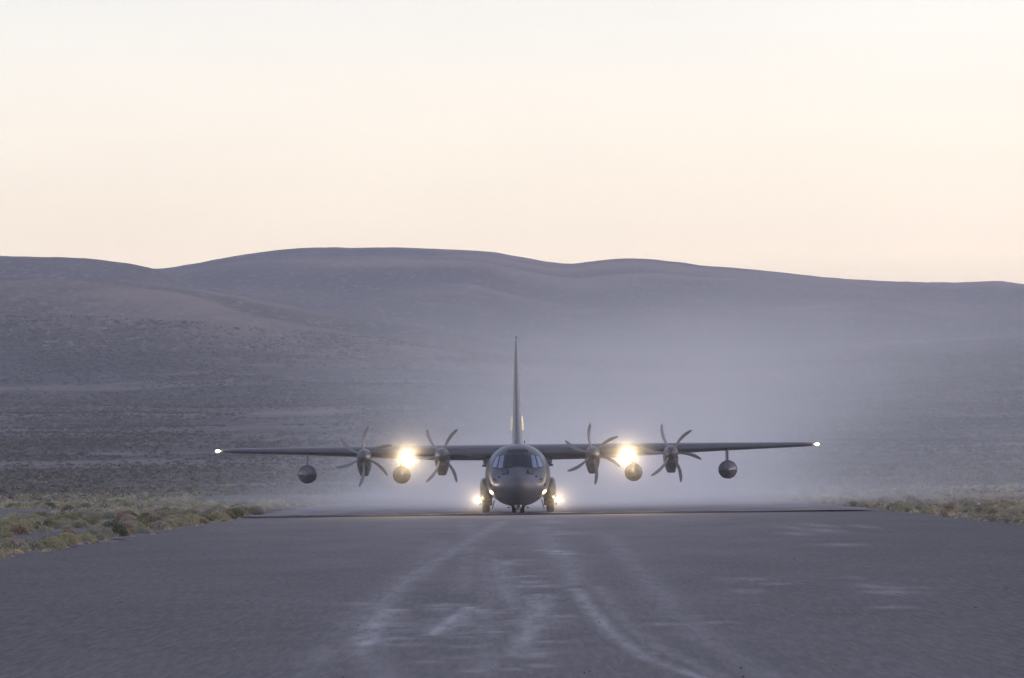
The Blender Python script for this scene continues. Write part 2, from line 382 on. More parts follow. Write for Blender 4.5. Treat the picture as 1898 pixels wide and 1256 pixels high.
M_tyre = mat('tyre_rubber', (.022, .021, .022), .85)
M_hub = mat('wheel_hub', (.22, .22, .22), .5, metal=.3)
M_strut = mat('gear_strut', (.30, .30, .31), .4, metal=.4)
M_blade = mat('propeller_blade', (.21, .21, .22), .45)
M_strip = mat('formation_strip', (.75, .70, .50), .5, emit=(1, .82, .45), es=.04)
M_lamp = mat('landing_lamp', (1, .9, .7), .3, emit=(1, .84, .58), es=5)
M_taxi = mat('taxi_lamp', (1, .9, .7), .3, emit=(1, .82, .54), es=5)
M_tip = mat('wingtip_lamp', (1, .95, .85), .3, emit=(1, .84, .55), es=3.5)
M_rtip = mat('wingtip_lamp_warm', (1, .9, .8), .3, emit=(1, .68, .40), es=3.5)

# ------------------------------------------------------------------ aircraft
PLX, PLY = .28, 566.5
ac = bpy.data.objects.new('transport_aircraft', None); C.objects.link(ac); ac.location = (PLX, PLY, LIP)
tag(ac, 'grey four-engine propeller transport aircraft facing the camera on the airstrip, lights on', 'aircraft')

def loft(name, rings, cap0=True, cap1=True, closed=True, auto=35):
    n = len(rings[0]); v = [p for r in rings for p in r]; f = []
    for i in range(len(rings) - 1):
        for k in range(n if closed else n - 1):
            a = i * n + k; b = i * n + (k + 1) % n
            f.append((a, b, b + n, a + n))
    if cap0: f.append(tuple(range(n - 1, -1, -1)))
    if cap1: f.append(tuple((len(rings) - 1) * n + k for k in range(n)))
    me = mesh(name, v, f, True, auto)
    bm = bmesh.new(); bm.from_mesh(me); bmesh.ops.recalc_face_normals(bm, faces=bm.faces); bm.to_mesh(me); bm.free()
    return me
def ell(y, hw, zt, zb, n=48, e=2.0, cx=0):
    cz = (zt + zb) / 2; hh = (zt - zb) / 2; r = []
    for k in range(n):
        a = 2 * pi * k / n; ca, sa = cos(a), sin(a)
        r.append((cx + hw * math.copysign(abs(ca) ** (2 / e), ca), y, cz + hh * math.copysign(abs(sa) ** (2 / e), sa)))
    return r
def tube(name, p0, p1, r0, r1=None, n=12, mat_=None, parent=None):
    p0, p1 = Vector(p0), Vector(p1); r1 = r0 if r1 is None else r1
    q = (p1 - p0).to_track_quat('Z', 'Y'); rings = []
    for p, r in ((p0, r0), (p1, r1)):
        rings.append([tuple(p + q @ Vector((r * cos(2 * pi * k / n), r * sin(2 * pi * k / n), 0))) for k in range(n)])
    return link(name, loft(name, rings), mat_, parent)
def box(name, c, s, mat_, parent, bev=.02, rot=None):
    bm = bmesh.new(); bmesh.ops.create_cube(bm, size=1)
    for v in bm.verts: v.co = Vector((v.co.x * s[0], v.co.y * s[1], v.co.z * s[2]))
    bmesh.ops.bevel(bm, geom=bm.edges[:], offset=min(bev, min(s) * .3), segments=2, affect='EDGES')
    if rot: bm.transform(Euler(rot).to_matrix().to_4x4())
    bm.transform(Matrix.Translation(c))
    me = bpy.data.meshes.new(name); bm.to_mesh(me); bm.free(); me.shade_smooth(); me.set_sharp_from_angle(angle=R(40))
    return link(name, me, mat_, parent)

# fuselage (s metres behind the nose tip; local y = s - 4)
FS = [(0.0, .04, 1.86, 1.78), (.04, .20, 2.02, 1.62), (.15, .40, 2.20, 1.42), (.4, .68, 2.40, 1.16), (.8, .97, 2.56, .93), (1.3, 1.24, 2.68, .75), (1.9, 1.50, 2.80, .60),
      (2.4, 1.68, 2.93, .52), (2.7, 1.77, 3.10, .48), (3.1, 1.87, 3.55, .45), (3.5, 1.95, 3.97, .43), (3.9, 2.02, 4.26, .42), (4.5, 2.09, 4.45, .42), (5.5, 2.15, 4.56, .42),
      (7, 2.17, 4.60, .42), (12, 2.17, 4.60, .42), (18, 2.17, 4.60, .42), (20, 2.12, 4.60, .70), (22.5, 1.85, 4.62, 1.45), (25, 1.40, 4.62, 2.25), (27.5, .85, 4.62, 3.0), (29.3, .35, 4.58, 3.6), (29.8, .08, 4.45, 3.9)]
dense = []
for i in range(len(FS) - 1):
    n = 4 if FS[i][0] < 6 else 2
    for k in range(n):
        t = k / n
        p = [FS[max(i-1, 0)], FS[i], FS[i+1], FS[min(i+2, len(FS)-1)]]
        if i < 2: q = [FS[i][j] + (FS[i+1][j] - FS[i][j]) * t for j in range(4)]
        else: q = [FS[i][j] + (FS[i+1][j] - FS[i][j]) * t for j in range(4)]
        dense.append(q)
dense.append(list(FS[-1]))
D = np.array(dense)
for _ in range(2): D[3:-1, 1:] = .25 * D[2:-2, 1:] + .5 * D[3:-1, 1:] + .25 * D[4:, 1:]
fus_me = loft('fuselage', [ell(a[0] - 4, a[1], a[2], a[3], 64, float(np.interp(a[0], [0, .4, 1.2, 2.2, 3.4, 5], [2, 1.95, 1.78, 1.78, 1.95, 2.12]))) for a in D])
fus = link('fuselage', fus_me, M_paint, ac)
fus_me.materials.append(M_radome)
for p in fus_me.polygons:
    if p.center.y < -2.75: p.material_index = 1
bm = bmesh.new(); bm.from_mesh(fus_me); BVH = BVHTree.FromBMesh(bm); bm.free()
def on_skin(x, z, off=.02):
    h = BVH.ray_cast(Vector((x, -8, z)), Vector((0, 1, 0)))
    if h[0] is None: return Vector((x, 0, z))
    n = h[1]; n = -n if n.y > 0 else n
    return h[0] + n * off
def pane(name, quad, mat_, parent, off, n=7, grow=0.0):
    """a curved pane laid on the skin; quad = four (x, z) corners seen from the front"""
    q = [Vector((a, 0, b)) for a, b in quad]; c = sum(q, Vector()) / 4
    q = [c + (a - c) * (1 + grow / max((a - c).length, .01)) for a in q]
    v = []; f = []
    for i in range(n + 1):
        for j in range(n + 1):
            u, w_ = i / n, j / n
            p = (q[0] * (1-u) + q[1] * u) * (1-w_) + (q[3] * (1-u) + q[2] * u) * w_
            v.append(on_skin(p.x, p.z, off))
    for i in range(n):
        for j in range(n):
            a = i * (n + 1) + j; f.append((a, a + n + 1, a + n + 2, a + 1))
    me = mesh(name, v, f)
    bm = bmesh.new(); bm.from_mesh(me); bmesh.ops.recalc_face_normals(bm, faces=bm.faces)
    bm.normal_update()
    if sum(ff_.normal.y for ff_ in bm.faces) > 0: bmesh.ops.reverse_faces(bm, faces=bm.faces)
    r = bmesh.ops.extrude_face_region(bm, geom=bm.faces[:])
    for e in r['geom']:
        if isinstance(e, bmesh.types.BMVert): e.co.y -= 0
    for vv_ in [e for e in bm.verts if e not in set(x for x in r['geom'] if isinstance(x, bmesh.types.BMVert))]: vv_.co += Vector((0, .05, 0))
    bmesh.ops.recalc_face_normals(bm, faces=bm.faces)
    bm.to_mesh(me); bm.free(); me.shade_smooth(); me.set_sharp_from_angle(angle=R(50))
    return link(name, me, mat_, parent)
quads = [[(-.30, 3.10), (.30, 3.10), (.27, 3.92), (-.27, 3.92)]]
for s in (-1, 1):
    quads.append([(s * .37, 3.08), (s * .90, 2.98), (s * .77, 3.82), (s * .33, 3.93)])
    quads.append([(s * .99, 2.97), (s * 1.30, 2.96), (s * 1.13, 3.75), (s * .86, 3.83)])
    quads.append([(s * 1.37, 3.0), (s * 1.62, 3.05), (s * 1.38, 3.72), (s * 1.19, 3.77)])
    quads.append([(s * .60, 2.60), (s * 1.0, 2.55), (s * 1.02, 2.80), (s * .66, 2.84)])
for q in quads:
    fr = pane('window_frame', q, M_frame, ac, .018, grow=.06)
    pane('window_pane', q, M_side if abs(q[0][0]) > .95 and q[0][1] > 2.9 else M_glass, fr, .034)
# brow panel above the windshield
pane('brow_panel', [(-.72, 3.98), (.72, 3.98), (.62, 4.22), (-.62, 4.22)], M_frame, ac, .016)
# small sensors, pitot probes and nubs on the skin
for s in (-1, 1):
    for (x, z, r_) in ((1.22, 2.42, .08), (1.55, 2.25, .07), (1.28, .95, .06)):
        p = on_skin(s * x, z, 0); tube('pitot_probe', p, p + Vector((s * .05, -.30, -.02)), r_ * .7, r_ * .45, 10, M_dark, ac)
    tube('sensor_housing', (s * 2.12, 1.5, 3.15), (s * 2.36, 1.5, 3.16), .09, .06, 12, M_dark, ac)
    tube('air_vent', on_skin(s * 1.78, 1.86, -.02), on_skin(s * 1.78, 1.86, .03), .08, .08, 12, M_black, ac)
    # wing root fillets and small pale root fairing
    link('root_fillet', loft('root_fillet', [ell(4.5, .05, 3.55, 3.35, 16, 2, s * 1.98), ell(6.2, .30, 3.75, 3.10, 16, 2, s * 2.02), ell(11.5, .30, 3.75, 3.10, 16, 2, s * 2.02), ell(14, .05, 3.5, 3.4, 16, 2, s * 1.98)]), M_paint, ac)
box('blade_antenna', (.47, 3.2, 4.70), (.06, .35, .24), M_dark, ac)
box('blade_antenna', (-.10, 6.2, 4.72), (.05, .35, .26), M_dark, ac)
# chin turret
tube('sensor_mount', (0, -1.4, .80), (0, -1.4, .52), .20, .24, 20, M_dark, ac)
bm = bmesh.new(); bmesh.ops.create_uvsphere(bm, u_segments=24, v_segments=14, radius=.26); bm.transform(Matrix.Translation((0, -1.45, .46)))
me = bpy.data.meshes.new('sensor_ball'); bm.to_mesh(me); bm.free(); me.shade_smooth(); ball = link('sensor_ball', me, M_strut, ac)
tube('sensor_window', (.03, -1.68, .47), (.03, -1.72, .47), .12, .12, 18, M_glass, ball)
for s in (-1, 1): tube('nose_lamp', (s * .24, -1.62, .74), (s * .24, -1.70, .74), .055, .06, 12, M_strut, ac)

# wing
WS = [(0, 5.4, 4.95, 4.57, 3.50), (2.1, 5.4, 4.95, 4.57, 3.52), (5.2, 5.45, 4.9, 4.57, 3.56), (10.3, 6.05, 3.9, 4.56, 3.82), (14.1, 6.45, 3.2, 4.54, 4.00), (19.2, 7.0, 2.3, 4.51, 4.19), (19.85, 7.25, 1.9, 4.47, 4.24), (20.05, 7.6, 1.2, 4.41, 4.30)]
def airfoil(x, yle, c, zt, zb, n=20):
    pts = []; h = zt - zb; zm = zb + h * .46
    for k in range(2 * n):
        up = k < n
        u = (1 - cos(pi * (k / n if up else (2 * n - k) / n))) / 2
        u = min(max(u, 0), 1)
        t5 = (.2969 * sqrt(u) - .126 * u - .3516 * u*u + .2843 * u**3 - .1036 * u**4) / .1
        zz = zm + (t5 * (zt - zm) if up else -t5 * (zm - zb)) - .10 * u * u * h
        pts.append((x, yle + u * c, zz))
    return pts
for s in (-1, 1):
    link('wing', loft('wing', [airfoil(s * a[0], *a[1:]) for a in WS]), M_paint, ac)
    # de-icing boot seam and flap track fairings
    for x in (3.4, 7.0, 11.8, 15.8):
        k = np.interp(x, [0, 5.2, 10.3, 19.2], [10.2, 10.2, 9.85, 9.25]); zb = np.interp(x, [0, 5.2, 10.3, 19.2], [3.95, 3.95, 4.05, 4.28])
        box('flap_track', (s * x, k - .5, zb), (.10, 1.2, .18), M_paint, ac)
    # wingtip lamp
    t = link('wingtip_light', loft('wingtip_light', [ell(7.15, .03, 4.38, 4.32, 12, 2, s * 20.22), ell(7.35, .15, 4.44, 4.26, 12, 2, s * 20.16), ell(7.8, .12, 4.42, 4.28, 12, 2, s * 20.12), ell(8.1, .02, 4.36, 4.34, 12, 2, s * 20.1)]), M_tip if s < 0 else M_rtip, ac)
    box('tip_walkway', (s * 18.6, 8.3, 4.44), (1.3, 1.4, .03), M_dark, ac, .005)

# engine nacelle, propeller
HUBZ = 3.86
def nac_ring(y, k, drop, top=1.0, cx=0):
    r = .47; pts = []
    for a in range(0, 181, 15): pts.append((r * cos(R(a)), r * sin(R(a)) * top))
    left = [(-.485, -.28), (-.46, -.55), (-.40, -.80), (-.32, -1.05), (-.25, -1.24), (-.18, -1.28)]
    pts += left + [(-a, b) for a, b in reversed(left)]
    return [(cx + x * k, y, HUBZ + (z * k if z > 0 else z * k * drop)) for x, z in pts]
def nacelle(cx):
    rings = [nac_ring(3.32, .86, .97, 1, cx), nac_ring(3.36, .95, 1, 1, cx), nac_ring(3.55, 1.0, 1, 1, cx), nac_ring(4.4, 1.05, .98, 1.02, cx), nac_ring(5.6, 1.08, .93, 1.05, cx), nac_ring(7.2, 1.0, .75, 1.1, cx), nac_ring(9.0, .75, .6, 1.05, cx), nac_ring(10.6, .35, .5, .8, cx)]
    o = link('engine_nacelle', loft('engine_nacelle', rings), M_paint, ac)
    # intake mouth below the spinner, with a lip round it
    def mouth(y, k): return [(cx + x * k, y, HUBZ - .86 + z * k) for x, z in ((-.30, .24), (0, .30), (.30, .24), (.33, .08), (.24, -.22), (.16, -.30), (-.16, -.30), (-.24, -.22), (-.33, .08))]
    link('intake_lip', loft('intake_lip', [mouth(3.33, 1.0), mouth(3.24, .97), mouth(3.24, .86), mouth(3.40, .82)], False, False), M_paint, o)
    link('air_intake', loft('air_intake', [mouth(3.30, .85), mouth(3.305, .85)], True, True), M_frame, o)
    return o
def blade_mesh():
    rings = []; L = 2.05
    for i in range(15):
        t = i / 14; r = .22 + (L - .22) * t
        ch = .13 + .24 * math.sin(pi * min(1, t * 1.02) ** .8) ** .7 if t < .97 else .12
        ch = np.interp(t, [0, .12, .35, .6, .8, .93, 1], [.13, .15, .24, .28, .25, .18, .06])
        sw = -.10 * math.sin(pi * t) + .16 * t ** 3
        th = np.interp(t, [0, .2, 1], [.12, .06, .014]); tw = R(np.interp(t, [0, 1], [58, 22]))
        ring = []
        for k in range(10):
            a = 2 * pi * k / 10; u, v_ = cos(a) * ch / 2, sin(a) * th / 2
            ring.append((sw + u * cos(tw) - v_ * sin(tw), u * sin(tw) + v_ * cos(tw), r))
        rings.append(ring)
    return loft('blade', rings)
BL = blade_mesh(); BL.materials.append(M_blade)
def propeller(cx, ph):
    o = bpy.data.objects.new('propeller', None); C.objects.link(o); o.parent = ac; o.location = (cx, 3.1, HUBZ)
    sp = loft('spinner', [[(r_ * cos(2*pi*k/24), y, r_ * sin(2*pi*k/24)) for k in range(24)] for y, r_ in ((-.62, .02), (-.58, .09), (-.45, .20), (-.25, .31), (0, .39), (.19, .42))])
    link('spinner', sp, M_radome, o)
    for k in range(6):
        b_ = link('blade', BL, None, o); b_.rotation_euler = (0, R(ph + 60 * k), 0)
    return o
for cx, ph in ((-10.27, 5), (-5.05, 27), (5.02, 52), (10.27, 38)): nacelle(cx); propeller(cx, ph)

# underwing tanks and pods
def pod(name, cx, cz, r, y0, y1, ztop, pw):
    rings = []
    n = 16
    for i in range(n + 1):
        t = i / n; y = y0 + (y1 - y0) * t
        rr = r * (min(1, (t / .22)) ** .5 if t < .22 else (1 if t < .6 else max(.04, (1 - ((t - .6) / .4) ** 2) ** .8)))
        rings.append([(cx + max(rr, .02) * cos(2*pi*k/28), y, cz + max(rr, .02) * sin(2*pi*k/28)) for k in range(28)])
    o = link(name, loft(name, rings), M_paint, ac)
    link('pylon', loft('pylon', [[(cx + a, y, z) for a, y, z in ((-pw/6, y0+1.6, ztop), (pw/6, y0+1.6, ztop), (pw/2, y0+2.2, ztop), (pw/2, y0+4.3, ztop), (0, y0+4.9, ztop), (-pw/2, y0+4.3, ztop), (-pw/2, y0+2.2, ztop))],
                                [(cx + a, y, z) for a, y, z in ((-pw/6, y0+1.3, cz+r*.8), (pw/6, y0+1.3, cz+r*.8), (pw/2, y0+1.9, cz+r*.8), (pw/2, y0+4.3, cz+r*.8), (0, y0+4.9, cz+r*.8), (-pw/2, y0+4.3, cz+r*.8), (-pw/2, y0+1.9, cz+r*.8))]]), M_paint, o)
    # seam band around the pod's nose and horizontal strake line
    yb = y0 + (y1 - y0) * .20
    link('seam_band', loft('seam_band', [[(cx + q * cos(2*pi*k/28), y, cz + q * sin(2*pi*k/28)) for k in range(28)] for y, q in ((yb, r * .97), (yb + .02, r * 1.015), (yb + .12, r * 1.02), (yb + .14, r * .98))], False, False), M_dark, o)
    return o
for s in (-1, 1):
    pod('fuel_tank', s * 7.78, 2.60, .58, 4.3, 11.2, 3.75, .24)
    p = pod('refuelling_pod', s * 14.1, 2.72, .61, 4.6, 9.6, 4.10, .17)
    box('pod_fin', (s * 14.1, 5.05, 2.66), (1.16, .5, .035), M_dark, p, .01)

# tail
def fin_ring(z, yle, c, th):
    pts = []
    for k in range(24):
        up = k < 12; u = (1 - cos(pi * (k / 12 if up else (24 - k) / 12))) / 2
        t5 = (.2969 * sqrt(u) - .126 * u - .3516 * u*u + .2843 * u**3 - .1036 * u**4) / .1
        pts.append(((1 if up else -1) * t5 * th / 2, yle + u * c, z))
    return pts
link('tail_fin', loft('tail_fin', [fin_ring(4.45, 16.5, 9.2, .82), fin_ring(4.8, 18.4, 7.4, .74), fin_ring(5.6, 19.6, 6.1, .66), fin_ring(8, 20.7, 4.7, .48), fin_ring(10.4, 21.8, 3.4, .30), fin_ring(11.6, 22.4, 2.6, .20), fin_ring(11.95, 22.8, 1.9, .10)]), M_paint, ac)
for s in (-1, 1):
    link('tailplane', loft('tailplane', [airfoil(s * x, y, c, z + h, z - h) for x, y, c, z, h in ((.3, 20.5, 4.6, 4.35, .28), (4, 21.4, 3.6, 4.34, .2), (7.6, 22.3, 2.6, 4.33, .12), (8.0, 22.7, 1.8, 4.33, .05))]), M_paint, ac)
    box('formation_strip', (s * .36, 20.9, 6.05), (.05, .5, .95), M_strip, ac, .01, (0, s * R(-3), s * R(-14)))
box('fin_cap_beacon', (.02, 23.2, 12.02), (.10, .3, .12), M_dark, ac)

# undercarriage
def wheel(parent, cx, y, r, wd):
    rings = []
    for u, q in ((-.5, .62), (-.5, .80), (-.42, .94), (-.25, .995), (0, 1), (.25, .995), (.42, .94), (.5, .80), (.5, .62)):
        rings.append([(cx + u * wd, y + q * r * cos(2*pi*k/32), r + q * r * sin(2*pi*k/32)) for k in range(32)])
    o = link('wheel', loft('wheel', rings), M_tyre, parent)
    rings = [[(cx + u * wd, y + q * r * cos(2*pi*k/24), r + q * r * sin(2*pi*k/24)) for k in range(24)] for u, q in ((-.53, .1), (-.50, .45), (-.46, .63), (.46, .63), (.50, .45), (.53, .1))]
    if parent.parent is None: link('rim', loft('rim', rings), M_hub, o)
    else: link('rim', loft('rim', rings), M_hub, parent)
    return o
ng = tube('nose_gear', (0, 0, .50), (0, .05, 1.3), .09, .12, 16, M_strut, ac)
for s in (-1, 1):
    wheel(ng, s * .27, 0, .47, .29)
    box('gear_door', (s * .50, .2, .52), (.05, 1.1, .55), M_paint, ng, .015, (0, s * R(28), 0))
    box('step_bracket', (s * .62, -.1, .36), (.22, .12, .07), M_dark, ng)
tube('axle', (-.38, 0, .47), (.38, 0, .47), .06, .06, 12, M_strut, ng)
box('torque_link', (0, -.16, .70), (.16, .12, .36), M_strut, ng)
for s in (-1, 1):
    sp = link('wheel_sponson', loft('wheel_sponson', [ell(6.0, .10, 1.8, 1.2, 28, 2.6, s * 2.05), ell(6.4, .34, 2.25, .95, 28, 2.8, s * 2.08), ell(7.1, .42, 2.34, .82, 28, 3.0, s * 2.10), ell(8.5, .46, 2.36, .78, 28, 3.2, s * 2.10),
        ell(12.5, .46, 2.36, .78, 28, 3.2, s * 2.10), ell(14.0, .38, 2.2, .95, 28, 3, s * 2.06), ell(15.4, .12, 1.8, 1.3, 28, 2.6, s * 2.0)]), M_paint, ac)
    mg = tube('main_gear', (s * 1.86, 9.0, .60), (s * 1.86, 9.0, 1.5), .10, .12, 14, M_strut, ac)
    tube('gear_strut', (s * 1.86, 10.6, .60), (s * 1.86, 10.6, 1.5), .10, .12, 14, M_strut, mg)
    for y in (9.0, 10.6): wheel(mg, s * 2.17, y, .68, .50)
    box('gear_door', (s * 1.66, 8.4, .55), (.07, 1.6, .62), M_paint, mg, .02, (0, s * R(-16), 0))
    box('gear_door', (s * 2.50, 8.1, 1.06), (.07, 1.2, .50), M_paint, mg, .02, (0, s * R(14), 0))
    box('gear_door', (s * 1.90, 7.6, .66), (.34, .08, .40), M_dark, mg, .02)
    # taxi lamp on the outer gear door
    tl = tube('taxi_light', (s * 2.64, 7.45, .84), (s * 2.64, 7.30, .84), .12, .16, 20, M_dark, ac)
    tube('lamp_lens', (s * 2.64, 7.30, .84), (s * 2.64, 7.28, .84), .135, .125, 20, M_taxi, tl)
    box('lamp_bracket', (s * 2.57, 7.6, .66), (.10, .2, .40), M_dark, tl)
    # landing lamp let into the wing's leading edge
    lx = -7.42 if s < 0 else 7.42
    ll = tube('landing_light', (lx, 5.55, 3.80), (lx, 5.28, 3.80), .20, .25, 24, M_dark, ac)
    tube('lamp_lens', (lx, 5.28, 3.80), (lx, 5.25, 3.80), .215, .20, 24, M_lamp, ll)

def lamp_light(name, loc, power, size, cone, aim):
    L = bpy.data.lights.new(name, 'SPOT'); L.energy = power; L.color = (1, .77, .48); L.shadow_soft_size = size
    L.spot_size = R(cone); L.spot_blend = .9
    o = bpy.data.objects.new(name, L); C.objects.link(o); o.parent = ac; o.location = loc
    o.rotation_euler = (Vector(loc) - Vector(aim)).to_track_quat('Z', 'Y').to_euler()
for s in (-1, 1):
    lamp_light('glare_fill', (s * 7.42, 4.6, 3.80), 45, .30, 176, (s * 7.42, -200, -2))  # added wide lights, standing in for lens glare on wing and engines
    lamp_light('landing_light_beam', (s * 7.42, 4.95, 3.80), 1400, .10, 58, (0, -PLY, H))
    lamp_light('taxi_light_beam', (s * 2.64, 7.1, .84), 260, .07, 36, (s * 66, -PLY, H + 2))
    lamp_light('wingtip_light_beam', (s * 20.2, 6.9, 4.33), 12, .05, 90, (0, -PLY, H))

# ------------------------------------------------------------------ shrubs
def shrub_arrays(seed, n, size, flatk=.8, lobes=3):
    """a dome of upright leafy sprigs: returns (verts, tris)"""
    r = np.random.default_rng(seed)
    lb = [(0, 0, 1.0)] + [(r.uniform(-.55, .55), r.uniform(-.45, .45), r.uniform(.5, .8)) for _ in range(lobes)]
    V = []
    wts = np.array([l[2] ** 2 for l in lb]); wts /= wts.sum()
    which = r.choice(len(lb), n, p=wts)
    cx = np.array([lb[k][0] for k in which]); cy = np.array([lb[k][1] for k in which]); rr = np.array([lb[k][2] for k in which]) * .62
    th = r.uniform(0, 2*pi, n); cz = r.uniform(-.05, 1, n); sr = np.sqrt(np.clip(1 - cz**2, 0, 1))
    shell = 1.06 - .4 * r.uniform(0, 1, n) ** 2 * (1 + .12 * np.sin(th * 5 + seed))
    d = np.stack([sr * np.cos(th), sr * np.sin(th), np.clip(cz, 0, 1) * flatk * 1.25], -1)
    p = np.stack([cx, cy, np.zeros(n)], -1) + d * (rr * shell)[:, None]
    p[:, 2] += .04
    out = d / np.linalg.norm(d, axis=1, keepdims=True) * .7 + np.array([0, 0, .6]) + r.normal(0, .35, (n, 3))
    out /= np.linalg.norm(out, axis=1, keepdims=True)
    nrm = out + r.normal(0, .28, (n, 3)); nrm /= np.linalg.norm(nrm, axis=1, keepdims=True)
    scale_like = r.uniform(0, 1, n) < .72                        # most leaf clumps lie over the dome, the rest stick out
    tang = np.cross(nrm, r.normal(0, 1, (n, 3))); tang /= np.linalg.norm(tang, axis=1, keepdims=True)
    out = np.where(scale_like[:, None], tang, out)
    side = np.where(scale_like[:, None], np.cross(nrm, tang), np.cross(out, r.normal(0, 1, (n, 3)))); side /= np.linalg.norm(side, axis=1, keepdims=True)
    L = size * r.uniform(.7, 1.5, n)[:, None]; W = size * .5 * r.uniform(.7, 1.3, n)[:, None]
    a = p - out * L * .6 - side * W; b = p - out * L * .6 + side * W; c = p + out * L * .6
    v = np.stack([a, b, c], 1).reshape(-1, 3)
    v[:, 2] = np.maximum(v[:, 2], -.01)
    f = np.arange(len(v)).reshape(-1, 3)
    return v, f
def tri_mesh(name, v, f):
    me = bpy.data.meshes.new(name)
    me.vertices.add(len(v)); me.vertices.foreach_set('co', np.asarray(v, np.float32).ravel())
    me.loops.add(f.size); me.loops.foreach_set('vertex_index', f.ravel().astype(np.int32))
    me.polygons.add(len(f)); me.polygons.foreach_set('loop_start', np.arange(0, f.size, 3, dtype=np.int32))
    me.update(calc_edges=True)
    return me
def leaf_f(c1, c2, c3):
    def fn(g, b, t):
        gi = t.nodes.new('ShaderNodeNewGeometry'); oi = t.nodes.new('ShaderNodeObjectInfo')
        c = g.mix(gi.outputs['Random Per Island'], c1, c2)
        c = g.mix(g.m('MULTIPLY', oi.outputs['Random'], .6), c, c3)
        t.links.new(c, b.inputs['Base Color'])
        tr = t.nodes.new('ShaderNodeBsdfTranslucent'); t.links.new(c, tr.inputs['Color'])
        mx = t.nodes.new('ShaderNodeMixShader'); mx.inputs[0].default_value = .45
        out = t.nodes['Material Output']; t.links.new(b.outputs[0], mx.inputs[1]); t.links.new(tr.outputs[0], mx.inputs[2]); t.links.new(mx.outputs[0], out.inputs['Surface'])
    return fn
KINDS = [  # word, sprig colours
    ('sage-green', mat('sage_leaves', (.1, .1, .1), .9, spec=.15, fn=leaf_f((0.184, 0.190, 0.138), (0.500, 0.488, 0.375), (0.360, 0.348, 0.264)))),
    ('olive', mat('olive_leaves', (.1, .1, .1), .9, spec=.15, fn=leaf_f((0.108, 0.113, 0.045), (0.429, 0.410, 0.175), (0.140, 0.156, 0.070)))),
    ('straw-yellow', mat('straw_stems', (.1, .1, .1), .9, spec=.15, fn=leaf_f((0.224, 0.189, 0.108), (0.600, 0.600, 0.390), (0.468, 0.421, 0.234)))),
    ('rusty-brown', mat('rusty_stems', (.1, .1, .1), .9, spec=.15, fn=leaf_f((0.135, 0.094, 0.071), (0.526, 0.390, 0.284), (0.359, 0.281, 0.203)))),
    ('dark-green', mat('dark_leaves', (.1, .1, .1), .9, spec=.15, fn=leaf_f((0.045, 0.054, 0.026), (0.195, 0.215, 0.107), (0.109, 0.118, 0.062)))),
    ('pale-tan', mat('tan_stems', (.1, .1, .1), .9, spec=.15, fn=leaf_f((0.215, 0.170, 0.125), (0.600, 0.585, 0.429), (0.437, 0.390, 0.296))))]
VAR = []
for kd, (wd, m_) in enumerate(KINDS):
    for q in range(4):
        v, f = shrub_arrays(100 + kd * 10 + q, 1500, .075, [.80, .95, .7, .9][q], 1 + q)
        me = tri_mesh('shrub', v, f); me.materials.append(m_); VAR.append((kd, me))
# where brush grows
def sx(X, Y): return 949 + FPX * X / Y
cand = []
def scatter(n, xr, yr, size, kinds, fn=None, dens=None):
    for _ in range(n):
        Y = math.sqrt(random.uniform(yr[0] ** 2, yr[1] ** 2)) if dens is None else random.uniform(*yr)
        X = random.uniform(xr[0](Y) if callable(xr[0]) else xr[0], xr[1](Y) if callable(xr[1]) else xr[1])
        if fn and not fn(X, Y): continue
        cand.append((X, Y, random.uniform(*size) * random.choice((.6, .75, .9, 1.1)), random.choices(range(6), kinds)[0]))
# front row hugging the left edge of the runway
y = 268.0
while y < 640:
    cand.append((XL - .95 - random.uniform(0, .9), y, random.uniform(.5, .9), random.choices(range(6), (5, 3, 4, 2, 0, 2))[0]))
    if random.random() < .55: cand.append((XL - random.uniform(1.4, 2.9), y + random.uniform(2, 6), random.uniform(.5, .9), random.choices(range(6), (3, 2, 3, 4, 1, 2))[0]))
    y += random.uniform(4.5, 8.5)
def left_ok(X, Y):
    if -24.0 < X < -20.8 and Y < 520: return False            # bare wheel track
    if 560 < Y < 640 and X < -33: return False
    if -70 < X < -36 and 640 < Y < 760: return random.random() < .06
    return True
edgeL = lambda Y: -.066 * Y - 3
scatter(420, (edgeL, -21.0), (330, 620), (.35, .8), (3, 3, 5, 3, 1, 3), left_ok)
scatter(900, (edgeL, XL - 1), (560, 900), (.3, .7), (3, 3, 5, 2, 1, 4), left_ok)
scatter(1100, (edgeL, lambda Y: -30 - (Y - 760) * .03), (770, 1150), (.4, .8), (5, 3, 3, 1, 2, 4))
scatter(500, (edgeL, XL - 1), (800, 960), (.3, .6), (5, 2, 4, 1, 1, 4))
edgeR = lambda Y: .066 * Y + 3
scatter(1100, (XR + .3, edgeR), (800, 1150), (.3, .65), (3, 1, 5, 1, 1, 6))
def right_ok(X, Y): return True
scatter(650, (XR + .3, edgeR), (390, 640), (.28, .62), (4, 2, 5, 3, 0, 6), right_ok)
scatter(650, (XR + .3, edgeR), (600, 900), (.28, .6), (3, 1, 4, 2, 1, 5), right_ok)
cand = [c for c in cand if not (XL - .25 < c[0] < XR + .2)]
vis = [c for c in cand if -40 < sx(c[0], c[1]) < 1938]
vis.sort(key=lambda c: -(c[2] / c[1]))
things = vis[:300]; ts = set(things)
ORD = 'first second third fourth fifth sixth seventh eighth ninth tenth eleventh twelfth thirteenth fourteenth fifteenth sixteenth seventeenth eighteenth nineteenth twentieth'.split()
ONES = 'first second third fourth fifth sixth seventh eighth ninth tenth eleventh twelfth thirteenth fourteenth fifteenth sixteenth seventeenth eighteenth nineteenth'.split()
